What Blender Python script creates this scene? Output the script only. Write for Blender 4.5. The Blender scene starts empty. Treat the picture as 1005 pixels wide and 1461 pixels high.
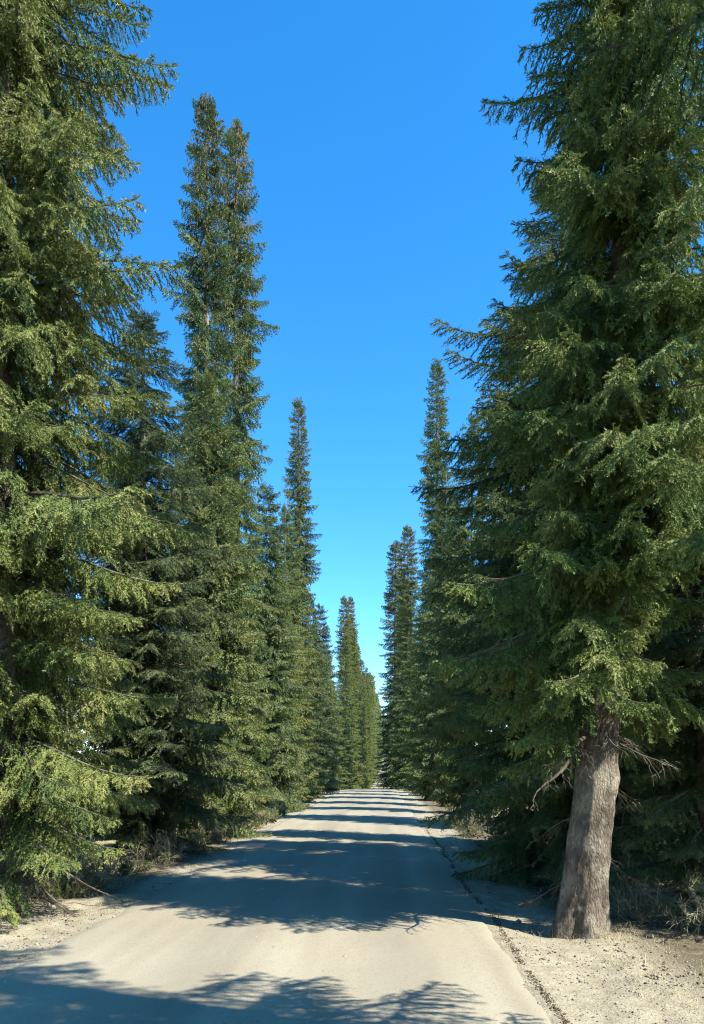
import bpy, math, random
import numpy as np

SC = bpy.context.scene
COL = SC.collection
R = math.radians

# ------------------------------------------------------------------ basics
def vnoise(x, y, seed=0):
    """smooth value noise, about -1..1"""
    x = np.asarray(x, float); y = np.asarray(y, float)
    xi = np.floor(x).astype(np.int64); yi = np.floor(y).astype(np.int64)
    fx = x - xi; fy = y - yi
    fx = fx*fx*(3-2*fx); fy = fy*fy*(3-2*fy)
    def h(a, b):
        n = (a*374761393 + b*668265263 + seed*1442695041) & 0x7fffffff
        n = ((n ^ (n >> 13))*1274126177) & 0x7fffffff
        n = n ^ (n >> 16)
        return (n & 0xffff)/32767.5 - 1
    return (h(xi, yi)*(1-fx)+h(xi+1, yi)*fx)*(1-fy) + (h(xi, yi+1)*(1-fx)+h(xi+1, yi+1)*fx)*fy

def link(name, me, mats=(), parent=None, loc=None):
    o = bpy.data.objects.new(name, me)
    COL.objects.link(o)
    for m in mats:
        me.materials.append(m)
    if parent is not None:
        o.parent = parent
    if loc is not None:
        o.location = loc
    return o

def tri_mesh(name, verts, faces, mat=None, tint=None, smooth=None):
    me = bpy.data.meshes.new(name)
    nv, nf = len(verts), len(faces)
    me.vertices.add(nv)
    me.vertices.foreach_set('co', np.ascontiguousarray(verts, np.float32).ravel())
    me.loops.add(nf*3); me.polygons.add(nf)
    me.loops.foreach_set('vertex_index', np.ascontiguousarray(faces, np.int32).ravel())
    me.polygons.foreach_set('loop_start', np.arange(0, nf*3, 3, dtype=np.int32))
    if mat is not None:
        me.polygons.foreach_set('material_index', np.ascontiguousarray(mat, np.int32))
    if smooth is not None:
        me.polygons.foreach_set('use_smooth', np.ascontiguousarray(smooth, bool))
    me.update(calc_edges=True)
    if tint is not None:
        a = me.attributes.new('tint', 'FLOAT', 'FACE')
        a.data.foreach_set('value', np.ascontiguousarray(tint, np.float32))
    return me

def unit(v):
    return v/np.maximum(np.linalg.norm(v, axis=-1, keepdims=True), 1e-9)

def tag(o, label=None, cat=None, group=None, kind=None):
    if label: o['label'] = label
    if cat: o['category'] = cat
    if group: o['group'] = group
    if kind: o['kind'] = kind

# ------------------------------------------------------------------ terrain
_PZ = [(-60, 0), (50, 0), (66, 0), (80, -.75), (100, -2.1), (122, -2.6), (150, -1.7), (200, .3), (300, 5.0), (400, 9.4), (450, 10.2), (700, 8.0), (1500, 6.0)]
def profile(y):
    y = np.asarray(y, float)
    px = np.array([p[0] for p in _PZ], float); pz = np.array([p[1] for p in _PZ], float)
    z = 0
    for d in (-9, -4.5, 0, 4.5, 9):
        z = z + np.interp(y+d, px, pz)
    return z/5
def bend(y):
    y = np.asarray(y, float)
    t = np.clip((y-66)/120, 0, 1)
    return 2.5*t*t*(3-2*t)
ROAD_L, ROAD_R = -3.24, 1.30
def ground_z(x, y):
    x = np.asarray(x, float); y = np.asarray(y, float)
    u = x - bend(y)
    z = profile(y)
    out = np.maximum(np.maximum(ROAD_L - u, u - ROAD_R), 0.)
    k = np.clip(out/0.5, 0, 1)
    near = np.clip((60-y)/30, 0, 1)
    z = z + k*(0.035*vnoise(u*2.1, y*1.9, 3) + 0.015*vnoise(u*6.3, y*6.1, 4))
    z = z + np.clip((out-1.0)/2.5, 0, 1)*(0.10*vnoise(u*.6, y*.55, 5))
    z = z - np.clip((out-3.0)/6.0, 0, 1)*0.55
    z = z - 0.03*k
    camber = np.clip(1-((u-(ROAD_L+ROAD_R)/2)/2.27)**2, 0, 1)
    z = z + 0.035*camber + 0.006*vnoise(u*1.2, y*.5, 8)*(1-k)
    return z

# ------------------------------------------------------------------ materials
def new_mat(name):
    m = bpy.data.materials.new(name); m.use_nodes = True
    nt = m.node_tree
    for n in list(nt.nodes): nt.nodes.remove(n)
    out = nt.nodes.new('ShaderNodeOutputMaterial')
    return m, nt, out
def N(nt, t, **kw):
    n = nt.nodes.new(t)
    for k, v in kw.items():
        setattr(n, k, v)
    return n
def ramp(nt, stops, interp='LINEAR'):
    r = N(nt, 'ShaderNodeValToRGB')
    el = r.color_ramp.elements
    r.color_ramp.interpolation = interp
    while len(el) < len(stops): el.new(0.5)
    for e, (p, c) in zip(el, stops):
        e.position = p; e.color = (*c, 1)
    return r
def noise(nt, vec, scale, detail=4, rough=.42, long_p=.04):
    n = N(nt, 'ShaderNodeTexNoise'); n.inputs['Scale'].default_value = scale
    n.inputs['Detail'].default_value = detail; n.inputs['Roughness'].default_value = rough
    if vec is not None: nt.links.new(vec, n.inputs['Vector'])
    return n
def mix(nt, fac, a, b, blend='MIX'):
    m = N(nt, 'ShaderNodeMix', data_type='RGBA', blend_type=blend)
    for s, v in ((0, fac), (6, a), (7, b)):
        if hasattr(v, 'links'): nt.links.new(v, m.inputs[s])
        elif isinstance(v, (int, float)): m.inputs[s].default_value = v
        else: m.inputs[s].default_value = (*v, 1)
    return m.outputs[2]
def math_(nt, op, a, b=None, c=None, clamp=False):
    m = N(nt, 'ShaderNodeMath', operation=op, use_clamp=clamp)
    for i, v in enumerate((a, b, c)):
        if v is None: continue
        if hasattr(v, 'links'): nt.links.new(v, m.inputs[i])
        else: m.inputs[i].default_value = v
    return m.outputs[0]
def maprange(nt, v, a, b, c=0., d=1.):
    m = N(nt, 'ShaderNodeMapRange'); nt.links.new(v, m.inputs[0])
    for i, x in zip((1, 2, 3, 4), (a, b, c, d)): m.inputs[i].default_value = x
    return m.outputs[0]
def bump(nt, h, strength, dist):
    b = N(nt, 'ShaderNodeBump'); b.inputs['Strength'].default_value = strength
    b.inputs['Distance'].default_value = dist; nt.links.new(h, b.inputs['Height'])
    return b.outputs[0]
def principled(nt, out, color, rough=.9, spec=.2, normal=None):
    p = N(nt, 'ShaderNodeBsdfPrincipled')
    if hasattr(color, 'links'): nt.links.new(color, p.inputs['Base Color'])
    else: p.inputs['Base Color'].default_value = (*color, 1)
    if hasattr(rough, 'links'): nt.links.new(rough, p.inputs['Roughness'])
    else: p.inputs['Roughness'].default_value = rough
    p.inputs['Specular IOR Level'].default_value = spec
    if normal is not None: nt.links.new(normal, p.inputs['Normal'])
    nt.links.new(p.outputs[0], out.inputs[0])
    return p

def needle_mat():
    m, nt, out = new_mat('spruce_needles')
    at = N(nt, 'ShaderNodeAttribute', attribute_name='tint')
    oi = N(nt, 'ShaderNodeObjectInfo')
    geo = N(nt, 'ShaderNodeNewGeometry')
    n = noise(nt, geo.outputs['Position'], 1.3, 2)
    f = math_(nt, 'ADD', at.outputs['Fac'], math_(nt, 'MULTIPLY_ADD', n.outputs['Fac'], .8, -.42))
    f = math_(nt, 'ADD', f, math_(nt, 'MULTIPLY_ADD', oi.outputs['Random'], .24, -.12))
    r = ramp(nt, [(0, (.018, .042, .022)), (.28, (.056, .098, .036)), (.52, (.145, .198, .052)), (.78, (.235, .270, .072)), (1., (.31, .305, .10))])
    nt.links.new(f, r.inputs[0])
    wn = N(nt, 'ShaderNodeTexWhiteNoise', noise_dimensions='1D'); nt.links.new(oi.outputs['Random'], wn.inputs['W'])
    hv = N(nt, 'ShaderNodeHueSaturation'); nt.links.new(r.outputs[0], hv.inputs['Color'])
    nt.links.new(maprange(nt, wn.outputs['Value'], 0, 1, .496, .517), hv.inputs['Hue'])
    nt.links.new(maprange(nt, oi.outputs['Random'], 0, 1, .84, 1.04), hv.inputs['Saturation'])
    r = hv
    d = N(nt, 'ShaderNodeBsdfPrincipled'); nt.links.new(r.outputs[0], d.inputs['Base Color'])
    d.inputs['Roughness'].default_value = .55; d.inputs['Specular IOR Level'].default_value = .25
    t = N(nt, 'ShaderNodeBsdfTranslucent'); nt.links.new(r.outputs[0], t.inputs[0])
    ms = N(nt, 'ShaderNodeMixShader'); ms.inputs[0].default_value = .14
    nt.links.new(d.outputs[0], ms.inputs[1]); nt.links.new(t.outputs[0], ms.inputs[2])
    nt.links.new(ms.outputs[0], out.inputs[0])
    return m
def twig_mat():
    m, nt, out = new_mat('twig_wood')
    geo = N(nt, 'ShaderNodeNewGeometry')
    n = noise(nt, geo.outputs['Position'], 5, 3)
    r = ramp(nt, [(.3, (.065, .048, .034)), (.5, (.12, .098, .072)), (.7, (.22, .20, .15))])
    nt.links.new(n.outputs['Fac'], r.inputs[0])
    principled(nt, out, r.outputs[0], .9, .15)
    return m
def cone_mat():
    m, nt, out = new_mat('spruce_cones')
    geo = N(nt, 'ShaderNodeNewGeometry')
    n = noise(nt, geo.outputs['Position'], 9, 2)
    r = ramp(nt, [(.3, (.10, .058, .026)), (.7, (.21, .135, .055))])
    nt.links.new(n.outputs['Fac'], r.inputs[0])
    principled(nt, out, r.outputs[0], .8, .2)
    return m
def bark_mat():
    m, nt, out = new_mat('spruce_bark')
    tc = N(nt, 'ShaderNodeTexCoord')
    mp = N(nt, 'ShaderNodeMapping'); mp.inputs['Scale'].default_value = (1, 1, .45)
    nt.links.new(tc.outputs['Object'], mp.inputs[0])
    nz = noise(nt, mp.outputs[0], 22, 6, .7)
    va = N(nt, 'ShaderNodeVectorMath', operation='MULTIPLY_ADD')
    nt.links.new(nz.outputs['Color'], va.inputs[0]); va.inputs[1].default_value = (.06, .06, .06); nt.links.new(mp.outputs[0], va.inputs[2])
    v = N(nt, 'ShaderNodeTexVoronoi'); v.inputs['Scale'].default_value = 42; nt.links.new(va.outputs[0], v.inputs['Vector'])
    big = noise(nt, tc.outputs['Object'], 3.2, 5)
    c1 = ramp(nt, [(.3, (.085, .066, .05)), (.5, (.20, .165, .125)), (.72, (.38, .335, .255))])
    nt.links.new(big.outputs['Fac'], c1.inputs[0])
    pl = ramp(nt, [(0, (.75, .73, .7)), (1, (1.25, 1.22, 1.15))])
    sxx = N(nt, 'ShaderNodeSeparateColor'); nt.links.new(v.outputs['Color'], sxx.inputs[0]); nt.links.new(sxx.outputs[0], pl.inputs[0])
    cc = mix(nt, .8, c1.outputs[0], pl.outputs[0], 'MULTIPLY')
    cc = mix(nt, maprange(nt, nz.outputs['Fac'], .30, .46, .65, 0), cc, (.07, .055, .04))
    lich = noise(nt, tc.outputs['Object'], 11, 5)
    cc = mix(nt, maprange(nt, lich.outputs['Fac'], .55, .70, 0, .5), cc, (.36, .345, .265))
    h = math_(nt, 'ADD', math_(nt, 'MULTIPLY', v.outputs['Distance'], -.7), math_(nt, 'MULTIPLY', nz.outputs['Fac'], 1.4))
    principled(nt, out, cc, .95, .1, bump(nt, h, 1., .03))
    return m
def road_mat():
    m, nt, out = new_mat('gravel_road')
    geo = N(nt, 'ShaderNodeNewGeometry'); P = geo.outputs['Position']
    sx = N(nt, 'ShaderNodeSeparateXYZ'); nt.links.new(P, sx.inputs[0])
    mp = N(nt, 'ShaderNodeMapping'); mp.inputs['Scale'].default_value = (1.0, .10, 1); nt.links.new(P, mp.inputs[0])
    streak = noise(nt, mp.outputs[0], 2.6, 5)
    big = noise(nt, P, .55, 4)
    fine = noise(nt, P, 55, 4, .7)
    mid = noise(nt, P, 9, 4)
    c = ramp(nt, [(.30, (.268, .232, .163)), (.5, (.322, .283, .201)), (.72, (.388, .346, .252))])
    f = math_(nt, 'ADD', math_(nt, 'MULTIPLY', streak.outputs['Fac'], .6), math_(nt, 'MULTIPLY', big.outputs['Fac'], .4))
    nt.links.new(f, c.inputs[0])
    cc = mix(nt, maprange(nt, mid.outputs['Fac'], .35, .7, 0, .30), c.outputs[0], (.345, .300, .205))
    sp = ramp(nt, [(.33, (.62, .60, .57)), (.45, (1, 1, 1)), (.62, (1, 1, 1)), (.74, (1.16, 1.14, 1.1))])
    nt.links.new(fine.outputs['Fac'], sp.inputs[0])
    cc = mix(nt, 1., cc, sp.outputs[0], 'MULTIPLY')
    tr = math_(nt, 'SINE', math_(nt, 'MULTIPLY_ADD', sx.outputs[0], 3.5, math_(nt, 'MULTIPLY', streak.outputs['Fac'], 2.2)))
    cc = mix(nt, maprange(nt, tr, .1, 1, 0, .34), cc, (.20, .18, .135))
    # sparse darker specks and small stones
    vo = N(nt, 'ShaderNodeTexVoronoi'); vo.inputs['Scale'].default_value = 22; nt.links.new(P, vo.inputs['Vector'])
    cc = mix(nt, maprange(nt, vo.outputs['Distance'], .10, .16, .45, 0), cc, (.27, .24, .20))
    h = math_(nt, 'ADD', math_(nt, 'MULTIPLY', fine.outputs['Fac'], .5), mid.outputs['Fac'])
    principled(nt, out, cc, .95, .12, bump(nt, h, .5, .012))
    return m
def ground_mat():
    m, nt, out = new_mat('verge_and_field')
    at = N(nt, 'ShaderNodeAttribute', attribute_name='edge')   # metres outside the road edge
    geo = N(nt, 'ShaderNodeNewGeometry'); P = geo.outputs['Position']
    big = noise(nt, P, .8, 5); mid = noise(nt, P, 5, 5, .65); fine = noise(nt, P, 40, 4, .7)
    edge = math_(nt, 'ADD', at.outputs['Fac'], math_(nt, 'MULTIPLY_ADD', mid.outputs['Fac'], 1.0, -.5))
    # pale gravelly verge
    c1 = ramp(nt, [(.25, (.235, .20, .135)), (.5, (.33, .29, .20)), (.75, (.42, .375, .265))])
    nt.links.new(mid.outputs['Fac'], c1.inputs[0])
    sp = ramp(nt, [(.33, (.55, .52, .48)), (.46, (1, 1, 1)), (.62, (1, 1, 1)), (.75, (1.15, 1.15, 1.1))])
    nt.links.new(fine.outputs['Fac'], sp.inputs[0])
    verge = mix(nt, .85, c1.outputs[0], sp.outputs[0], 'MULTIPLY')
    # needle litter under the trees
    c2 = ramp(nt, [(.3, (.085, .065, .04)), (.5, (.15, .12, .075)), (.72, (.27, .23, .14))])
    nt.links.new(mid.outputs['Fac'], c2.inputs[0])
    lit = mix(nt, .7, c2.outputs[0], sp.outputs[0], 'MULTIPLY')
    # dry field beyond
    c3 = ramp(nt, [(.3, (.22, .19, .09)), (.5, (.33, .29, .15)), (.72, (.43, .38, .22))])
    nt.links.new(big.outputs['Fac'], c3.inputs[0])
    c = mix(nt, maprange(nt, edge, 1.15, 1.75), verge, lit)
    c = mix(nt, maprange(nt, edge, 3.4, 5.0), c, c3.outputs[0])
    h = math_(nt, 'ADD', math_(nt, 'MULTIPLY', fine.outputs['Fac'], .5), mid.outputs['Fac'])
    principled(nt, out, c, .95, .1, bump(nt, h, .8, .03))
    return m
def simple_noise_mat(name, stops, scale=6, rough=.9, spec=.15, pos=True):
    m, nt, out = new_mat(name)
    geo = N(nt, 'ShaderNodeNewGeometry')
    n = noise(nt, geo.outputs['Position'], scale, 3)
    r = ramp(nt, stops); nt.links.new(n.outputs['Fac'], r.inputs[0])
    principled(nt, out, r.outputs[0], rough, spec)
    return m

M_NEEDLE, M_TWIG, M_CONE, M_BARK = needle_mat(), twig_mat(), cone_mat(), bark_mat()
M_ROAD, M_GROUND = road_mat(), ground_mat()
M_STRAW = simple_noise_mat('dry_grass', [(.3, (.26, .21, .11)), (.5, (.42, .36, .20)), (.7, (.56, .50, .32))], 5)
M_GREEN = simple_noise_mat('young_grass', [(.3, (.07, .09, .03)), (.7, (.20, .21, .08))], 5)
M_STONE = simple_noise_mat('pebbles', [(.25, (.16, .14, .11)), (.5, (.28, .24, .185)), (.75, (.40, .355, .28))], 14)
M_CLOD = simple_noise_mat('litter', [(.3, (.045, .035, .022)), (.5, (.10, .075, .045)), (.75, (.20, .15, .085))], 14)

# ------------------------------------------------------------------ branch prototypes
class Soup:
    def __init__(s): s.v = []; s.m = []; s.t = []; s.n = 0
    def add(s, tris, mat, tint):            # tris (N,3,3)
        if len(tris) == 0: return
        s.v.append(tris.reshape(-1, 3)); k = len(tris)
        s.m.append(np.full(k, mat, np.int8)); s.t.append(np.broadcast_to(np.asarray(tint, np.float32), (k,)).copy())
    def done(s):
        return (np.concatenate(s.v).astype(np.float32), np.concatenate(s.m), np.concatenate(s.t))

def tube_tris(pts, rad, sides=3):
    pts = np.asarray(pts); rad = np.asarray(rad)
    d = unit(np.gradient(pts, axis=0))
    up = np.where(np.abs(d[:, 2:3]) > .9, np.array([[1., 0, 0]]), np.array([[0, 0, 1.]]))
    a = unit(np.cross(d, up)); b = np.cross(d, a)
    th = np.linspace(0, 2*np.pi, sides, endpoint=False)
    ring = pts[:, None] + rad[:, None, None]*(np.cos(th)[None, :, None]*a[:, None] + np.sin(th)[None, :, None]*b[:, None])
    p, q = ring[:-1], ring[1:]
    pn, qn = np.roll(p, -1, 1), np.roll(q, -1, 1)
    return np.concatenate([np.stack([p, pn, q], 2).reshape(-1, 3, 3), np.stack([pn, qn, q], 2).reshape(-1, 3, 3)])

def shoots_to_tris(rng, P, D, ln, lod, S, tint):
    """P,D,ln: origins, directions, lengths of needle shoots"""
    n = len(P)
    if n == 0: return
    ref = rng.normal(size=(n, 3)); a = unit(np.cross(D, ref)); b = np.cross(D, a)
    if lod == 0:
        K = 12
        for k in range(K):
            u = (k+.3+.5*rng.random(n))/K
            th = rng.random(n)*2*np.pi
            pr = np.cos(th)[:, None]*a + np.sin(th)[:, None]*b
            nl = rng.uniform(.017, .027, n)[:, None]
            w = rng.uniform(.0038, .0068, n)[:, None]
            base = P + D*(ln*u)[:, None]
            tip = base + (D*.75+pr*.75)*nl
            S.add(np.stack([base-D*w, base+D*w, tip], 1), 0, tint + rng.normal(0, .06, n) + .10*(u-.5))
        # the shoot's leafy core
        w = .0050
        S.add(np.stack([P-a*w, P+a*w, P+D*ln[:, None]], 1), 0, tint)
    elif lod == 1:
        for q in (a, b):
            w = rng.uniform(.010, .017, n)[:, None]
            mid = P + D*(ln*rng.uniform(.25, .5, n))[:, None]
            S.add(np.stack([mid-q*w, mid+q*w, P+D*(ln*1.1)[:, None]], 1), 0, tint + rng.normal(0, .06, n))
    else:
        w = (ln*rng.uniform(.22, .34, n))[:, None]
        mid = P + D*(ln*.3)[:, None]
        S.add(np.stack([mid-a*w, mid+a*w, P+D*(ln*1.1)[:, None]], 1), 0, tint + rng.normal(0, .07, n))

LODS = {0: dict(ds=.062, ss=.042, sl=(.06, .115)), 1: dict(ds=.072, ss=.046, sl=(.08, .14)), 2: dict(ds=.10, ss=.11, sl=(.13, .22))}

def make_branch(L, seed, lod, needles=1.0, hang=1.0):
    rng = np.random.default_rng(seed)
    S = Soup(); q = LODS[lod]
    # the axis: out, sagging, tip turned up
    c1, c2 = rng.uniform(-.02, .10), rng.uniform(.22, .40)
    wob = rng.normal(0, .035, 3)
    def axis(t):
        t = np.asarray(t, float)
        x = L*t*(1-.06*t)
        y = L*(wob[0]*np.sin(3*t)+wob[1]*np.sin(7*t))
        z = L*(c1*t - c2*t**2 + (c2*.62)*t**4)
        return np.stack([x, y, z], -1)
    def axdir(t):
        return unit(axis(np.asarray(t)+.01)-axis(np.asarray(t)-.01))
    ts = np.linspace(0, 1, 9 if lod < 2 else 5)
    r0 = .005+.0068*L
    S.add(tube_tris(axis(ts), r0*(1-ts)**.8+.0022, 4 if lod == 0 else 3), 1, .5)
    # secondary branchlets
    P, D, ln, tn = [], [], [], []
    nb = max(4, int(L*.93/q['ds']))
    for side in (-1, 1):
        tb = np.clip((np.arange(nb)+rng.random(nb)*.8)/nb*.93+.06, 0, .99)
        keep = rng.random(nb) < np.clip((tb-.02)*6, .25, 1)*(.96)
        for t in tb[keep]:
            prof = min(1., (t+.12)*2.6)*(1-t)**.75
            l = min(.62, L*.44)*prof*rng.uniform(.55, 1.2)+.05
            a0 = axis(t); d0 = axdir(t)
            lat = unit(np.cross(np.array([0, 0, 1.]), d0))*side
            ang = R(rng.uniform(38, 62))
            drop = hang*rng.uniform(.05, 1.0)*(.35+.9*(1-t))
            d1 = unit(d0*math.cos(ang)+lat*math.sin(ang)+np.array([0, 0, -drop]))
            m = 4
            s = np.linspace(0, 1, m+1)
            pts = a0 + d1*(l*s)[:, None] + np.array([0, 0, -1.])*(l*.22*hang*s**2)[:, None] + rng.normal(0, .012*l, (m+1, 3))
            if lod < 2:
                wv = unit(np.cross(d1, rng.normal(size=3)))*(.0028 if lod == 0 else .004)
                A, B = pts[:-1], pts[1:]
                S.add(np.concatenate([np.stack([A-wv, A+wv, B], 1), np.stack([B-wv, B+wv, A], 1)]), 1, .5)
            ns = max(2, int(l/q['ss']))
            inner = 1-np.clip((t-.02)*10, 0, 1)              # old wood near the stem is bare
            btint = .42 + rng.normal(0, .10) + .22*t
            for sd in (-1, 1):
                us = np.clip((np.arange(ns)+rng.random(ns))/ns, .04, 1)
                k = (rng.random(ns) < needles*(1-.8*inner)) & (rng.random(ns) < .55+us)
                us = us[k]
                if not len(us): continue
                idx = np.minimum((us*m).astype(int), m-1); f = us*m-idx
                p = pts[idx]*(1-f)[:, None]+pts[idx+1]*f[:, None]
                dd = unit(pts[idx+1]-pts[idx])
                side2 = unit(np.cross(dd, np.array([0, 0, 1.])+rng.normal(0, .5, (len(us), 3))))*sd
                an = rng.uniform(.55, 1.0, len(us))[:, None]
                dr = unit(dd*np.cos(an)+side2*np.sin(an)+np.array([0, 0, -.25*hang])+rng.normal(0, .12, (len(us), 3)))
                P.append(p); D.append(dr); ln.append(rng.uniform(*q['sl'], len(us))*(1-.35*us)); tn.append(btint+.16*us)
            P.append(pts[-2:-1]); D.append(unit(pts[-1:]-pts[-2:-1])); ln.append(np.array([max(q['sl'][0], l/m*1.4)])); tn.append(np.array([btint+.2]))
            if lod < 2:
                us = (np.arange(ns)+.5)/ns
                k = rng.random(ns) < needles*(1-.8*inner)
                us = us[k]
                if len(us):
                    idx = np.minimum((us*m).astype(int), m-1); f = us*m-idx
                    p = pts[idx]*(1-f)[:, None]+pts[idx+1]*f[:, None]
                    P.append(p); D.append(unit(pts[idx+1]-pts[idx])); ln.append(np.full(len(us), q['ss']*1.6)); tn.append(np.full(len(us), btint))
    # needles along the outer axis
    na = max(3, int(L*.6/(q['ss']*.8)))
    t = np.linspace(.4, .98, na)
    P.append(axis(t)); D.append(unit(axdir(t)+rng.normal(0, .35, (na, 3)))); ln.append(rng.uniform(*q['sl'], na)); tn.append(np.full(na, .6))
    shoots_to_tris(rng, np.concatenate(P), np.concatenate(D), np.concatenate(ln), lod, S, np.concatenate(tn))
    return S.done()

def bare_branch(L, seed, sag=.35, thick=1.0, bend_=1.0):
    """a dead limb with twigs and no needles"""
    rng = np.random.default_rng(seed); S = Soup()
    c = rng.uniform(.4, 1)*sag; w = rng.normal(0, .026, 3)*bend_
    def axis(t):
        t = np.asarray(t, float)
        return np.stack([L*t*(1-.1*t), L*(w[0]*np.sin(4*t)+w[1]*np.sin(9*t)), L*(-c*t**1.5+.018*(np.sin(8*t+w[2]*40)-math.sin(w[2]*40)))], -1)
    ts = np.linspace(0, 1, 10)
    r0 = (.007+.009*L)*thick
    S.add(tube_tris(axis(ts), r0*(1-ts)**.7+.002, 5), 1, .5)
    for k in range(int(L*16)):
        t = rng.uniform(.15, .98); a = axis(t); l = rng.uniform(.12, .5)*(1.1-t)*min(1, L)+.05
        d = unit(np.array([.6, rng.choice([-1, 1])*rng.uniform(.3, 1), rng.uniform(-.9, .1)]))
        s = np.linspace(0, 1, 5)
        pts = a + d*(l*s)[:, None] + np.array([0, 0, -1.])*(l*.3*s**2)[:, None] + rng.normal(0, .03*l, (5, 3))
        S.add(tube_tris(pts, .0035*(1-s)+.0014, 3), 1, .5)
        for j in range(int(l*26)):
            u = rng.uniform(.2, 1); b = a+d*l*u; l2 = rng.uniform(.04, .13)
            e = b+unit(d+rng.normal(0, .8, 3)+np.array([0, 0, -.4]))*l2; ww = rng.normal(0, .0022, 3)
            S.add(np.stack([b-ww, b+ww, e])[None], 1, .5)
    return S.done()

LENS = [.35, .6, 1.0, 1.5, 2.1]
_protos = {}
def protos(lod, cls):
    k = (lod, cls)
    if k not in _protos:
        _protos[k] = [make_branch(LENS[cls], 100*lod+10*cls+v, lod, 1., 1.35 if cls > 1 else .75) for v in range(3)]
    return _protos[k]
_dead = {}
def dead_protos(cls):
    if cls not in _dead:
        _dead[cls] = [bare_branch(LENS[cls], 900+10*cls+v) for v in range(3)]
    return _dead[cls]

def place(proto, az, pitch, roll, sc, loc, dt=0.):
    v, m, t = proto
    ca, sa, cp, sp, cr, sr = math.cos(az), math.sin(az), math.cos(pitch), math.sin(pitch), math.cos(roll), math.sin(roll)
    Rx = np.array([[1, 0, 0], [0, cr, -sr], [0, sr, cr]])
    Ry = np.array([[cp, 0, -sp], [0, 1, 0], [sp, 0, cp]])
    Rz = np.array([[ca, -sa, 0], [sa, ca, 0], [0, 0, 1]])
    M = (Rz @ Ry @ Rx)*sc
    return v @ M.T.astype(np.float32) + np.asarray(loc, np.float32), m, t+dt

def build_crown(name, H, rfun, base_h, lod, seed, dens=12., lean=None, top_lod=None, top_at=1e9, bare_to=0., cones=0., dirfun=None, hue=0., gap=.10, long_p=.06, rough=.34, extra=None):
    """a spruce crown: whorls of drooping boughs round the stem"""
    rng = np.random.default_rng(seed)
    V, Mi, T = [], [], []
    n = int((H-base_h)*dens)
    hs = base_h + (H-.35-base_h)*(np.arange(n)+rng.random(n))/n
    # pull boughs towards whorls
    hs = hs + .10*np.sin(hs*2*np.pi/.42)
    az = np.arange(n)*2.39996+rng.normal(0, .5, n)
    if extra:                                   # a fuller side
        for k, h0, h1, a0, a1 in extra:
            hs = np.concatenate([hs, rng.uniform(h0, h1, k)]); az = np.concatenate([az, rng.uniform(a0, a1, k)])
    lean = lean or (lambda h: (0., 0.))
    for q, (h, a) in enumerate(zip(hs, az)):
        if rng.random() < gap: continue
        f = np.clip(h/H, 0, 1)
        L = rfun(h)*rng.uniform(.68, 1.1)
        if rng.random() < long_p: L *= 1.3
        # uneven outline: patches of longer and shorter boughs
        L *= 1+rough*float(vnoise(a/1.05+seed*7.1, h*.8, seed))
        if dirfun is not None: L *= dirfun(h, a % (2*np.pi))
        L = max(.22, L)
        ph = rng.uniform(-.12, .12) + (R(34) if f > .93 else R(20)*max(0, (f-.55)/.4) - R(14)*max(0, (.6-f)/.6))
        bare = q < n and h < bare_to and rng.random() < (1-(h-base_h)/max(.1, bare_to-base_h))*.9
        lx, ly = lean(h)
        cls = int(np.argmin([abs(math.log(L/x)) for x in LENS]))
        l_ = lod if (top_lod is None or h < top_at) else top_lod
        pr = (dead_protos(cls) if bare else protos(l_, cls))[rng.integers(3)]
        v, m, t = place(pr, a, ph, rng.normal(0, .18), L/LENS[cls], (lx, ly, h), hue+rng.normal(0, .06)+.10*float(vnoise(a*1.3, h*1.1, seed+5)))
        V.append(v); Mi.append(m); T.append(t)
    # the leading shoots
    lx, ly = lean(H-.5)
    for k in range(6):
        l_ = top_lod if top_lod is not None else lod
        v, m, t = place(protos(l_, 1 if k else 1)[k % 3], k*1.05+rng.random(), R(rng.uniform(58, 86)) if k else R(88), 0, .85, (lx, ly, H-.55-.12*k), hue)
        V.append(v); Mi.append(m); T.append(t)
    if cones:
        S = Soup(); nc = int(cones)
        for k in range(nc):
            h = H-abs(rng.normal(0, .22))*H*.9-.15
            if h < H*.35: continue
            a = rng.random()*6.283; r = rfun(h)*rng.uniform(.35, .95)
            lx, ly = lean(h)
            c = np.array([lx+r*math.cos(a), ly+r*math.sin(a), h-.12*r]); l = rng.uniform(.11, .16); w = .026
            ring = np.array([[w*math.cos(q), w*math.sin(q), -l*.4] for q in (0, 2.1, 4.2)])+c
            top, bot = c, c+np.array([0, 0, -l])
            for i in range(3):
                j = (i+1) % 3
                S.add(np.stack([np.stack([top, ring[i], ring[j]]), np.stack([bot, ring[j], ring[i]])]), 2, .5)
        if S.v:
            v, m, t = S.done(); V.append(v); Mi.append(m); T.append(t)
    V = np.concatenate(V); Mi = np.concatenate(Mi); T = np.concatenate(T)
    F = np.arange(len(V), dtype=np.int32).reshape(-1, 3)
    return tri_mesh(name, V, F, Mi, T)

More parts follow.
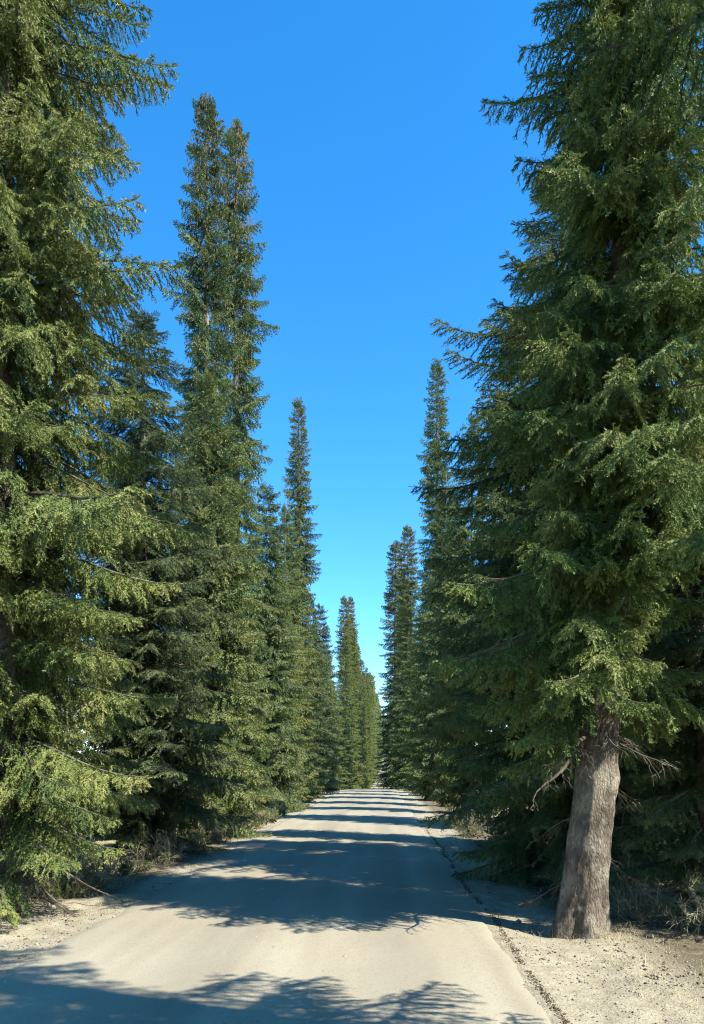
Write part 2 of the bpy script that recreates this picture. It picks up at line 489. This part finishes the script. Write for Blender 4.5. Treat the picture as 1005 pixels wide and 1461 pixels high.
def build_trunk(name, H, r0, lean=None, seed=0, flare=.55, sides=18, rings=46, knobs=(), plates=0.):
    rng = np.random.default_rng(seed)
    lean = lean or (lambda h: (0., 0.))
    t = np.linspace(0, 1, rings)**1.7
    hs = -.35 + (H-.3+.35)*t
    th = np.linspace(0, 2*np.pi, sides, endpoint=False)
    V = []
    for h in hs:
        f = max(0, h)/H
        r = r0*(1-f)**.85*(.80+.20*math.exp(-max(0, h)/1.4))+.006
        fl = flare*math.exp(-max(0, h)/.28)
        butt = 1+fl*(.55+.45*np.cos(th*5+seed))
        rough = 1+.045*vnoise(th*3.2+seed*3, np.full(sides, h*2.3), seed)+.03*vnoise(th*7, np.full(sides, h*6), seed+1)
        if plates and h < 7:
            cs, sn = np.cos(th), np.sin(th)
            rough = rough + plates*(np.abs(vnoise(th*9.5, np.full(sides, h*5.5), seed+2))+.6*vnoise(th*19, np.full(sides, h*15), seed+3)-.3)
        for (kh, ka, ks) in knobs:
            d = np.angle(np.exp(1j*(th-ka)))
            rough = rough + ks*np.exp(-(d/.45)**2-((h-kh)/.16)**2)
        lx, ly = lean(max(h, 0))
        rr = r*butt*rough
        V.append(np.stack([lx+rr*np.cos(th), ly+rr*np.sin(th), np.full(sides, h)], 1))
    V = np.concatenate(V)
    i = np.arange(rings-1)[:, None]*sides; j = np.arange(sides)[None, :]; jn = (j+1) % sides
    a, b, c, d = i+j, i+jn, i+sides+jn, i+sides+j
    F = np.concatenate([np.stack([a, b, c], -1).reshape(-1, 3), np.stack([a, c, d], -1).reshape(-1, 3)])
    return tri_mesh(name, V, F, smooth=np.ones(len(F), bool))

def soup_mesh(name, parts):
    V = np.concatenate([p[0] for p in parts]); Mi = np.concatenate([p[1] for p in parts]); T = np.concatenate([p[2] for p in parts])
    return tri_mesh(name, V, np.arange(len(V), dtype=np.int32).reshape(-1, 3), Mi, T)

FOL = (M_NEEDLE, M_TWIG, M_CONE)
def tree(loc, crown, trunk, label, group, rz=0., sc=1.0, szz=None, name='spruce_tree', cat='tree'):
    o = bpy.data.objects.new(name, None); COL.objects.link(o)
    x, y = loc
    o.location = (x, y, float(ground_z(x, y))-.03); o.rotation_euler = (0, 0, rz)
    o.scale = (sc, sc, szz or sc); o.empty_display_size = .3
    tag(o, label, cat, group)
    for nm, me in (('trunk', trunk), ('crown', crown)):
        c = bpy.data.objects.new(nm, me); COL.objects.link(c); c.parent = o
    return o
def dead_limb(parent, h, az, L, seed, pitch=-.1, sag=.35, thick=1., lean=None, name='dead_branch', r=0.):
    me = soup_mesh(name, [bare_branch(L, seed, sag, thick)])
    o = link(name, me, (M_NEEDLE, M_TWIG), parent)
    lx, ly = lean(h) if lean else (0, 0)
    o.location = (lx+r*math.cos(az), ly+r*math.sin(az), h); o.rotation_euler = (0, -pitch, az)
    return o

# crown radius profiles (metres) against height
def prof(*pts):
    xs = [p[0] for p in pts]; ys = [p[1] for p in pts]
    return lambda h: float(np.interp(h, xs, ys))

def mats(me, ms):
    for m in ms: me.materials.append(m)
    return me
def C(*a, **k): return mats(build_crown(*a, **k), FOL)
def TK(*a, **k): return mats(build_trunk(*a, **k), (M_BARK,))

SUN_ROW = 'spruces of the sunlit row beside the road'
SHADE_ROW = 'spruces of the shaded row beside the road'

# ------------------------------------------------------------------ shared tree meshes
P_TALL = prof((0, 1.5), (3, 1.7), (7, 1.35), (13, 1.08), (18, .98), (21, .84), (23, .55), (24, .2))
P_MID = prof((0, 1.7), (3, 1.8), (7, 1.5), (11, .9), (14, .25))
P_SMALL = prof((0, 1.5), (3, 1.6), (6, 1.2), (9, .6), (10.5, .25))

NEAR_A = C('crown_a', 24, prof((0, 1.9), (4, 2.3), (9, 2.1), (12, 1.75), (19, 1.0), (24, .2)), .45, 0, 11, 28, long_p=.03, top_lod=1, top_at=12.5, bare_to=1.5)
NEAR_B = C('crown_b', 15, prof((0, 1.9), (4, 2.2), (8, 2.0), (11, 1.3), (15, .3)), .3, 0, 23, 25, hue=-.04, bare_to=1.2)
MID_TALL = C('crown_c', 24, P_TALL, .3, 1, 31, 30, cones=1100, hue=.02, gap=.2, rough=.42, long_p=.04)
MID_TALL2 = C('crown_d', 24, prof((0, 1.5), (3, 1.8), (7, 1.5), (13, 1.2), (19, .85), (22.5, .58), (24, .2)), .3, 1, 37, 28, cones=160)
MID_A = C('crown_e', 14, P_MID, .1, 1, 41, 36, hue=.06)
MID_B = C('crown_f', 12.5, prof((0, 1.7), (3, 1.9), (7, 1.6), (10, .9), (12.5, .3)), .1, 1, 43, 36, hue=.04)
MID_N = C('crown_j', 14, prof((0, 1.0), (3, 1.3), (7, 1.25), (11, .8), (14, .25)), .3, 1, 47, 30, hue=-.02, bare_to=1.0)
FAR_A = C('crown_g', 23, P_TALL, .2, 2, 51, 36, cones=60)
FAR_B = C('crown_h', 18, prof((0, 1.8), (4, 1.9), (9, 1.5), (14, .9), (18, .25)), .2, 2, 53, 34)
FAR_C = C('crown_i', 14, P_MID, .1, 2, 57, 34, hue=.04)
T24, T15, T12 = TK('trunk_a', 24, .29, seed=2), TK('trunk_b', 15, .19, seed=3), TK('trunk_c', 12.5, .16, seed=4)
TF = TK('trunk_d', 22, .24, seed=5, sides=8, rings=10)
TF2 = TK('trunk_e', 13, .17, seed=6, sides=8, rings=10)
TF3 = TK('trunk_f', 17, .2, seed=8, sides=8, rings=10)

# ------------------------------------------------------------------ the sunlit row
def sunlit(x, y, crown, trunk, label, rz, sc=1., szz=None): return tree((x, y), crown, trunk, label, SUN_ROW, rz, sc, szz)
def shaded(x, y, crown, trunk, label, rz, sc=1., szz=None): return tree((x, y), crown, trunk, label, SHADE_ROW, rz, sc, szz)

L1 = sunlit(-5.0, 9.7, NEAR_A, T24, 'huge spruce with pale sunlit trunk foot at the start of the sunlit row', 1.2)
for k, (h, az, L) in enumerate([(.7, -.3, .9), (1.3, -1.2, 1.2), (1.6, .8, 1.3)]):
    dead_limb(L1, h, az-1.2, L, 700+k, -.25, .5, .55)
L2 = sunlit(-5.1, 15.8, NEAR_B, T15, 'dark shadowed spruce with bare low twigs just behind the huge first sunlit tree', 2.2, 1.0, .78)
sunlit(-4.7, 19.6, MID_B, T12, 'shorter spruce standing in front of the pair of tall cone-laden spires, sunlit row', .4, 1.0)
sunlit(-5.55, 23.4, MID_TALL, T24, 'tall spire with brown cones, taller-looking outer one of the close pair in the sunlit row', .9, .88, .97)
sunlit(-5.08, 25.8, MID_TALL, T24, 'tall spire with brown cones, roadward one of the close pair in the sunlit row', 3.9, .93, 1.02)
sunlit(-4.75, 30.5, MID_A, T12, 'bushy green spruce just beyond the close pair of tall spires, skirts down to the verge', 1.9, .98)
sunlit(-4.9, 34.6, MID_B, T12, 'low bushy spruce between the bushy green one and the pointed one, sunlit row', 5.1, .9)
sunlit(-5.1, 39, MID_A, T15, 'pointed green spruce standing close in front of the thin lone spire', 3.0, 1.0, 1.13)
sunlit(-4.95, 44, MID_TALL2, T24, 'thin lone spire rising high above the sunlit row, sky on both sides', 2.0, 1.0)
sunlit(-4.9, 51, MID_A, T12, 'mid-height spruce at the foot of the thin lone spire, just beyond it', 4.2, .97)
sunlit(-4.8, 57.5, MID_A, T12, 'mid-height spruce two beyond the thin lone spire, sunlit row', 2.5, 1.05)
sunlit(-4.8, 64, MID_B, T12, 'last spruce of the sunlit row before the road crest', .5, 1.0)

# ------------------------------------------------------------------ the shaded row
leanR = lambda h: (.34*(1-math.exp(-h/3.0))+.035*h, 0.02*h)
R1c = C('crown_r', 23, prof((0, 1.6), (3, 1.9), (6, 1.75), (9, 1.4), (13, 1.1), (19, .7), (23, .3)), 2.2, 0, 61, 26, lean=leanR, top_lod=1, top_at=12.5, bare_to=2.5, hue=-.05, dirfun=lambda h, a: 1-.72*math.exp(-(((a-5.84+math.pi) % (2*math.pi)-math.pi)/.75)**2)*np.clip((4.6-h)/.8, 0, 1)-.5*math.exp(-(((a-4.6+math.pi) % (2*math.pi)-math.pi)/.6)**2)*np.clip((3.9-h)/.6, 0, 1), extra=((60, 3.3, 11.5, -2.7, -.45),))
R1t = TK('trunk_r', 23, .268, lean=leanR, seed=7, flare=.42, sides=72, rings=260, knobs=((1.75, -.5, .13), (2.5, 1.2, .12)), plates=.05)
R1 = shaded(2.20, 8.3, R1c, R1t, 'big leaning spruce with thick exposed trunk dappled by sun, beside the pale verge', 0)
for k, (h, az, L) in enumerate([(.6, 2.9, .7), (1.35, 2.4, .9), (.9, .4, .9), (1.7, .8, 1.2), (2.2, -.3, .9)]):
    dead_limb(R1, h, az, L, 720+k, -.2, .45, .5, lean=leanR, r=.1)
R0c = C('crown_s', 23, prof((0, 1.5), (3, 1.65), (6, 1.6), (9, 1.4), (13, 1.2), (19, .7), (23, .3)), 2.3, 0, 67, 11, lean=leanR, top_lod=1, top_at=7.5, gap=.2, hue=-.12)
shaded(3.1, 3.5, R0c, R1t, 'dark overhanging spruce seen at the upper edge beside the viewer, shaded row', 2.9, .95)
shaded(3.0, 12.3, NEAR_B, T15, 'broad spruce with long boughs reaching over the road, behind the big exposed trunk', 3.4, 1.06, .80)
shaded(3.15, 17.6, MID_N, T12, 'dark spruce next beyond the broad one with long boughs, shaded row', 2.8, .9)
shaded(3.0, 24.6, MID_N, T12, 'dark spruce third before the lone tall spire of the shaded row', 3.3, .98)
shaded(3.1, 30.2, MID_N, T12, 'slimmer dark spruce second before the lone tall spire of the shaded row', 0.3, .92)
shaded(3.1, 35.6, MID_N, T15, 'dark spruce just before the lone tall spire of the shaded row', 1.1, 1.03, 1.1)
shaded(3.15, 42, MID_TALL2, T24, 'lone tall spire topping the dark mass of the shaded row', .7, 1.05)
shaded(2.95, 48, MID_N, T12, 'dark spruce just beyond the lone tall spire of the shaded row', 2.1, 1.0)
shaded(2.8, 54, MID_N, T12, 'dark spruce midway between the lone spire and the far twin spires, shaded row', 2.0, .95)
shaded(2.5, 60, MID_N, T12, 'dark spruce just before the far twin spires of the shaded row', 1.0, .9)
shaded(2.35, 66.5, MID_TALL, T24, 'outer one of the far twin spires of the shaded row', 1.5, 1.25, 1.0)
shaded(1.35, 73, MID_TALL, T24, 'roadward one of the far twin spires of the shaded row', 4.0, 1.3, 1.03)
for k, (x, y) in enumerate([(3.2, -1.8), (3.1, -8.5), (3.2, -15), (3.1, -22), (-5, -.5), (-5, -7.2), (-5, -14), (-5, -21)]):
    tree((x, y), FAR_A, TF, 'spruce of the avenue standing behind the viewer', 'spruces behind the viewer', 1.3*k, 1.)

# the far rows, beyond the crest
rng = np.random.default_rng(5)
for side, grp in ((-1, SUN_ROW), (1, SHADE_ROW)):
    y = 70.5 if side < 0 else 79.5
    while y < 430:
        near_end = min(1, max(0, (y-170)/100))*.9
        x = (-4.85+near_end if side < 0 else 2.55-near_end)+float(bend(y))+rng.normal(0, .2)
        k = rng.integers(3)
        lo = y < 95 and side < 0
        crown = (FAR_C, FAR_B, FAR_C)[k] if lo else (FAR_A, FAR_B, FAR_A)[k]
        if y < 160: crown = (MID_A, MID_B, MID_A)[k] if lo else (MID_TALL, MID_TALL2, MID_TALL)[k]
        tree((x, y), crown, {FAR_A: TF, FAR_B: TF3, FAR_C: TF2, MID_A: T12, MID_B: T12}.get(crown, T24), ('far spruce of the sunlit row beyond the road crest' if side < 0 else 'far spruce of the shaded row beyond the road crest'),
             ('far sunlit spruces beyond the crest' if side < 0 else 'far shaded spruces beyond the crest'), rng.random()*6.28, (.8 if lo else 1.)*rng.uniform(.9, 1.08))
        y += rng.uniform(5.5, 7.5)*(1 if y < 200 else 1.5)

for k, x in enumerate((-3.4, -1.2, .8, 2.5, 4.3, 6.4, 8.6)):      # the road swings away: trees close the far end
    tree((x, 437+5*(k % 3)), FAR_B if k % 2 else FAR_A, TF3 if k % 2 else TF, 'spruce closing off the far end of the avenue where the road swings away', 'spruces at the far end', k*1.1, 1.15)
tree((-5.0+float(bend(92)), 92), MID_TALL, T24, 'tall full spire, front one of the far clump standing clear against the sky, sunlit row', SUN_ROW, .6, 1.04)
tree((-4.6+float(bend(99)), 99), MID_TALL, T24, 'tall full spire, rear one of the far clump standing clear against the sky, sunlit row', SUN_ROW, 2.6, 1.12)
# spruces standing behind the rows
tree((5.2, 10.8), MID_B, T12, 'young spruce in the sun behind the big exposed trunk', None, 1.0, .55, .5)
tree((4.5, 14.0), MID_A, T12, 'young spruce in the gap beside the big exposed trunk', None, 2.0, .6, .55)

tree((6.5, 7.45), MID_N, T15, 'unseen slim spruce added to shade the big leaning one with the exposed trunk', None, 1.7, .7, .95)  # out of view, added so its shadow darkens and dapples the leaning spruce
tree((7.4, 12.8), MID_A, T15, 'full spruce of the second row, beyond the twiggy olive one', None, 2.9, 1.1)
tree((6.4, .3), MID_A, T15, 'unseen spruce added beside the viewer to shade the dark overhanging one', None, .9, 1.25, 1.15)  # unseen tree, added to keep the sun off the overhanging boughs
tree((4.3, 9.9), NEAR_B, T15, 'twiggy olive spruce with boughs down to the litter, behind the big exposed trunk', None, 5.2, .6, .5)
tree((7.0, 15.5), MID_A, T12, 'mid-height spruce in the second row behind the shaded trees', None, .7, .9)
tree((7.5, 21), MID_B, T12, 'bushy spruce deep in the second row behind the shaded trees', None, 1.7, 1.)
tree((-7.4, 13.6), MID_B, T12, 'dark spruce filling the gap behind the huge first tree of the sunlit row', None, .7, .8)
tree((-8.6, 18.5), MID_A, T12, 'dark spruce in the second row, seen past the bare low twigs of the sunlit row', None, 2.7, .75)
tree((-6.9, 20.5), MID_A, T12, 'dark spruce in the second row, behind the shorter spruce and the tall pair', None, 4.7, .8)
# ------------------------------------------------------------------ ground, road
def grid(name, xs, ys, fn, mat, kind='structure', extra=None):
    X, Y = np.meshgrid(xs, ys)
    Z = fn(X, Y)
    V = np.stack([X, Y, Z], -1).reshape(-1, 3)
    nx, ny = len(xs), len(ys)
    i = np.arange(ny-1)[:, None]*nx; j = np.arange(nx-1)[None, :]
    a, b, c, d = i+j, i+j+1, i+nx+j+1, i+nx+j
    F = np.concatenate([np.stack([a, b, c], -1).reshape(-1, 3), np.stack([a, c, d], -1).reshape(-1, 3)])
    me = tri_mesh(name, V, F, smooth=np.ones(len(F), bool))
    if extra is not None:
        at = me.attributes.new('edge', 'FLOAT', 'POINT'); at.data.foreach_set('value', extra(X, Y).astype(np.float32).ravel())
    o = link(name, me, (mat,)); o['kind'] = kind
    return o
xs = np.concatenate([-np.geomspace(900, 9, 22), np.linspace(-8.7, 8.7, 150), np.geomspace(9, 900, 22)])
ys = np.concatenate([np.linspace(-40, 1, 20), np.linspace(1.3, 24, 190), np.geomspace(24.3, 80, 90), np.linspace(82, 460, 110), np.geomspace(480, 1600, 12)])
def gz(X, Y):
    u = X-bend(Y)
    return ground_z(X, Y) - .05*((u > ROAD_L+.12) & (u < ROAD_R-.08))
def edge_dist(X, Y):
    u = X-bend(Y)
    l = (ROAD_L-u)*(1+1.6*np.clip((Y-10)/1.5, 0, 1)); r = (u-ROAD_R)*(1+.75*np.clip((Y-8)/1.5, 0, 1))
    return np.maximum(l, r)
grid('ground', xs, ys, gz, M_GROUND, extra=edge_dist)
# road: a ribbon following the bend, ragged edges
ry = np.concatenate([np.linspace(-30, 1, 12), np.linspace(1.2, 24, 230), np.geomspace(24.2, 80, 120), np.linspace(81, 450, 150)])
ru = np.linspace(0, 1, 40)
U, Y = np.meshgrid(ru, ry)
el = ROAD_L-.18+.10*vnoise(Y*1.1, Y*0+1, 21)+.05*vnoise(Y*4, Y*0+2, 22); er = ROAD_R+.04*vnoise(Y*1.3, Y*0+3, 23)+.03*vnoise(Y*5, Y*0, 24)
X = el+(er-el)*U + bend(Y)
Z = ground_z(X, Y)+.012
Z[:, 0] -= .05; Z[:, -1] -= .05
V = np.stack([X, Y, Z], -1).reshape(-1, 3); nx = len(ru)
i = np.arange(len(ry)-1)[:, None]*nx; j = np.arange(nx-1)[None, :]
a, b, c, d = i+j, i+j+1, i+nx+j+1, i+nx+j
F = np.concatenate([np.stack([a, b, c], -1).reshape(-1, 3), np.stack([a, c, d], -1).reshape(-1, 3)])
o = link('road', tri_mesh('road', V, F, smooth=np.ones(len(F), bool)), (M_ROAD,)); o['kind'] = 'structure'

# ------------------------------------------------------------------ ground cover
rng = np.random.default_rng(9)
def blades(name, xy, h, w, mat, seed, lean=.5):
    r = np.random.default_rng(seed); n = len(xy)
    z = ground_z(xy[:, 0], xy[:, 1])
    B = np.stack([xy[:, 0], xy[:, 1], z-.01], 1)
    a = r.random(n)*6.283; W = np.stack([np.cos(a), np.sin(a), 0*a], 1)*(w*r.uniform(.6, 1.3, n))[:, None]
    Ld = np.stack([r.normal(0, lean, n), r.normal(0, lean, n), np.ones(n)], 1)
    hh = (h*r.uniform(.4, 1.3, n))[:, None]
    Mid = B+unit(Ld)*hh*.55; Ld2 = unit(Ld*np.array([1.9, 1.9, .8]))
    T = Mid+Ld2*hh*.5
    tr = np.concatenate([np.stack([B-W, B+W, Mid], 1), np.stack([Mid-W*.6, Mid+W*.6, T], 1)])
    V = tr.reshape(-1, 3)
    o = link(name, tri_mesh(name, V, np.arange(len(V)).reshape(-1, 3)), (mat,)); o['kind'] = 'stuff'
    return o
def scatter(n, x0, x1, y0, y1, seed, clump=.0, sc=1.5):
    r = np.random.default_rng(seed)
    y = y0+(y1-y0)*r.random(n)**1.8; x = r.uniform(x0, x1, n)
    k = vnoise(x*sc, y*sc, seed)+.6*vnoise(x*sc*3, y*sc*3, seed+1) > clump*r.uniform(.5, 1.5, n)
    return np.stack([x+bend(y), y], 1)[k]
g = np.concatenate([scatter(26000, 2.05, 4.6, 4, 40, 1, .0), scatter(14000, -6.5, -4.1, 6, 40, 2, .0), scatter(7000, 1.5, 2.3, 4, 40, 3, .1), scatter(6000, -4.3, -3.5, 6, 40, 4, .1), scatter(9000, -14, -6.2, 6, 40, 5, -.2), scatter(9000, 4.5, 12, 6, 40, 6, -.2)])
rr = np.random.default_rng(77); ta = rr.random(420)*6.283; tr_ = .30+abs(rr.normal(0, .12, 420))
g = np.concatenate([g, np.stack([2.20+.03+tr_*np.cos(ta), 8.3+tr_*np.sin(ta)], 1)])
ta = rr.random(420)*6.283; tr_ = .30+abs(rr.normal(0, .15, 420)); g = np.concatenate([g, np.stack([-5.0+tr_*np.cos(ta), 9.7+tr_*np.sin(ta)], 1)])
blades('dry_grass', g, np.full(len(g), .10), np.full(len(g), .0032), M_STRAW, 12, .75)
g = np.concatenate([scatter(1200, 1.9, 3.4, 5, 30, 13, .5), scatter(1500, -4.9, -3.6, 7, 30, 14, .5)])
blades('young_grass', g, np.full(len(g), .07), np.full(len(g), .0035), M_GREEN, 15, .4)

def lumps(name, xy, size, mat, seed, flat=.6):
    r = np.random.default_rng(seed); n = len(xy)
    base = np.array([[1, 0, 0], [.3, .95, .1], [-.8, .6, 0], [-.8, -.6, .1], [.3, -.95, 0], [.1, .1, 1], [0, 0, -1]], float)
    fc = np.array([[0, 1, 5], [1, 2, 5], [2, 3, 5], [3, 4, 5], [4, 0, 5], [1, 0, 6], [2, 1, 6], [3, 2, 6], [4, 3, 6], [0, 4, 6]])
    P = base[None]*r.uniform(.65, 1.2, (n, 7, 1))*np.stack([r.uniform(.7, 1.5, n), r.uniform(.7, 1.2, n), r.uniform(.5, 1., n)*flat/.6], 1)[:, None]*size[:, None, None]
    a = r.random(n)*6.283; ca, sa = np.cos(a)[:, None], np.sin(a)[:, None]
    x = P[..., 0]*ca-P[..., 1]*sa; y = P[..., 0]*sa+P[..., 1]*ca
    z = P[..., 2]+(ground_z(xy[:, 0], xy[:, 1])+size*.15)[:, None]
    V = np.stack([x+xy[:, :1], y+xy[:, 1:], z], -1).reshape(-1, 3)
    F = (fc[None]+(np.arange(n)*7)[:, None, None]).reshape(-1, 3)
    o = link(name, tri_mesh(name, V, F), (mat,)); o['kind'] = 'stuff'
    return o
g = np.concatenate([scatter(9000, 1.33, 3.0, 3.5, 25, 31, -.4), scatter(5000, -4.6, -3.1, 5, 25, 32, -.4), scatter(5500, -3.2, 1.3, 3.5, 16, 33, .2)])
lumps('gravel', g, np.clip(rng.lognormal(-4.75, .45, len(g)), .003, .03), M_STONE, 34)
g = np.concatenate([scatter(900, 1.35, 2.9, 3.5, 22, 41, .35, 2.2), scatter(1300, -4.4, -3.2, 5, 22, 42, .35, 2.2), scatter(6000, 2.3, 5.5, 4, 22, 43, -.5), scatter(3500, -7, -4.4, 6, 22, 44, -.5)])
lumps('leaf_litter', g, np.clip(rng.lognormal(-4.85, .5, len(g)), .003, .026), M_CLOD, 45)
# the dark crumbling line along the road edge
n = 6500
y = 3.6+18*rng.random(n)**1.6
x = ROAD_R+.03+.05*vnoise(y*.9, y*0+5, 51)+rng.normal(0, .022, n)
k = vnoise(y*3.1, y*0, 52) > -.55
g = np.stack([x, y], 1)[k]
lumps('edge_debris', g, np.clip(rng.lognormal(-5.45, .5, len(g)), .002, .014), M_CLOD, 53, .8)

# bare twiggy scrub under the trees
def scrub(name, seed, n, L, needles=.0):
    rng = np.random.default_rng(seed); parts = []
    for k in range(n):
        if rng.random() < needles:
            p = protos(0, 1)[k % 3]; sc = L*rng.uniform(.6, 1.2)
        else:
            p = bare_branch(L*rng.uniform(.6, 1.2), seed*31+k, .3, .6, 1.5); sc = 1
        v, m, t = place(p, rng.random()*6.28, R(rng.uniform(15, 85)), rng.random()*6.28, sc, (rng.normal(0, .16), rng.normal(0, .16), 0))
        parts.append((v, m, t))
    return mats(soup_mesh(name, parts), (M_NEEDLE, M_SCRUB))
M_SCRUB = simple_noise_mat('scrub_twigs', [(.3, (.14, .12, .07)), (.5, (.24, .22, .13)), (.72, (.38, .36, .23))], 7)
SCR = [scrub('scrub_a', 1, 34, .75), scrub('scrub_b', 2, 30, .6, .25), scrub('scrub_c', 3, 26, .9, .15)]
SL = 'bare twiggy shrub in the deep shade between the first sunlit spruces'
SRL = 'dry twiggy shrub in the litter behind the big exposed trunk'
for k, (x, y, kind, sc) in enumerate([(-4.3, 11.0, 0, .8), (-5.2, 11.8, 2, 1.1), (-4.5, 12.9, 1, 1.), (-5.6, 13.2, 0, 1.2), (-4.35, 14.4, 2, .9), (-4.2, 16.2, 0, .9), (-4.5, 17.6, 1, 1.2), (-4.1, 18.4, 0, .9), (-4.6, 10.4, 1, .7), (-5.9, 10.6, 2, 1.1), (-6.6, 11.6, 0, 1.2), (-4.05, 20.4, 1, 1.1), (-3.95, 22.5, 0, 1.), (-4.0, 25, 1, 1.2), (-3.95, 28, 1, 1.2), (-3.9, 32, 1, 1.3),
                                      (3.15, 8.9, 0, .8), (3.7, 8.2, 2, .9), (4.2, 9.0, 1, 1.2), (3.4, 10.1, 0, 1.1), (2.9, 11.0, 2, .8), (4.9, 8.4, 0, 1.2), (4.4, 7.6, 2, .8), (2.6, 14.6, 0, .8), (2.5, 16.2, 1, .9), (2.45, 19.8, 0, 1.), (2.4, 22.3, 1, 1.), (3.9, 11.6, 1, 1.3)]):
    o = link('shrub', SCR[kind]); o.location = (x, y, float(ground_z(x, y))-.02); o.rotation_euler = (0, 0, k*1.7); o.scale = (sc, sc, sc*.9)
    if x < 0 and y < 19: tag(o, SL, 'shrub', 'bare shrubs in the shade of the sunlit row')
    elif x < 0: tag(o, 'low twiggy shrub with a few green sprigs at the sunlit road edge', 'shrub', 'low shrubs along the sunlit road edge')
    elif y < 13: tag(o, SRL, 'shrub', 'dry shrubs behind the exposed trunk')
    else: tag(o, 'dry twiggy shrub under the dark boughs of the shaded row', 'shrub', 'dry shrubs under the shaded row')

# ------------------------------------------------------------------ light, sky, camera
EL, AZ = R(47), R(115)              # azimuth clockwise from +Y (the road's direction)
w = bpy.data.worlds.new('World'); SC.world = w; w.use_nodes = True
nt = w.node_tree
bg = nt.nodes['Background']
sky = nt.nodes.new('ShaderNodeTexSky'); sky.sky_type = 'NISHITA'; sky.sun_disc = False
sky.sun_elevation = EL; sky.sun_rotation = AZ
sky.altitude = 1200; sky.air_density = 1.0; sky.dust_density = 0; sky.ozone_density = 5.0
hs = nt.nodes.new('ShaderNodeHueSaturation'); hs.inputs['Hue'].default_value = .495; hs.inputs['Saturation'].default_value = 1.27; hs.inputs['Value'].default_value = 1.2
nt.links.new(sky.outputs[0], hs.inputs['Color']); nt.links.new(hs.outputs[0], bg.inputs[0])
bg.inputs[1].default_value = .15
sl = bpy.data.lights.new('sun', 'SUN'); sl.energy = 5.0; sl.angle = R(.5); sl.color = (1, .965, .89)
so = bpy.data.objects.new('sun', sl); COL.objects.link(so)
from mathutils import Vector
d = Vector((math.sin(AZ)*math.cos(EL), math.cos(AZ)*math.cos(EL), math.sin(EL)))
so.rotation_euler = d.to_track_quat('Z', 'Y').to_euler(); so.location = d*60

cam = bpy.data.cameras.new('camera'); co = bpy.data.objects.new('camera', cam); COL.objects.link(co)
co.location = (0, 0, 1.8+float(ground_z(0, 0))); co.rotation_euler = (R(90), 0, 0)
cam.sensor_fit = 'VERTICAL'; cam.sensor_height = 36; cam.sensor_width = 36*1005/1461
cam.lens = 1055/1461*36
cam.shift_y = (1095-730.5)/1461; cam.shift_x = (502.5-545)/1461
cam.clip_start = .05; cam.clip_end = 5000
SC.camera = co
SC.view_settings.view_transform = 'Standard'; SC.view_settings.look = 'None'
SC.view_settings.exposure = 1.15; SC.view_settings.gamma = 1
SC.render.resolution_x, SC.render.resolution_y = 704, 1024
SC.render.engine = 'CYCLES'
SC.cycles.filter_width = 1.1
SC.cycles.use_denoising = True; SC.cycles.denoiser = 'OPENIMAGEDENOISE'; SC.cycles.denoising_prefilter = 'NONE'; SC.cycles.denoising_input_passes = 'RGB_ALBEDO_NORMAL'
SC.cycles.max_bounces = 6; SC.cycles.diffuse_bounces = 3; SC.cycles.transparent_max_bounces = 4
tot = sum(len(m.polygons) for m in bpy.data.meshes)
print('TRIS', tot, {m.name: len(m.polygons) for m in bpy.data.meshes if len(m.polygons) > 100000})
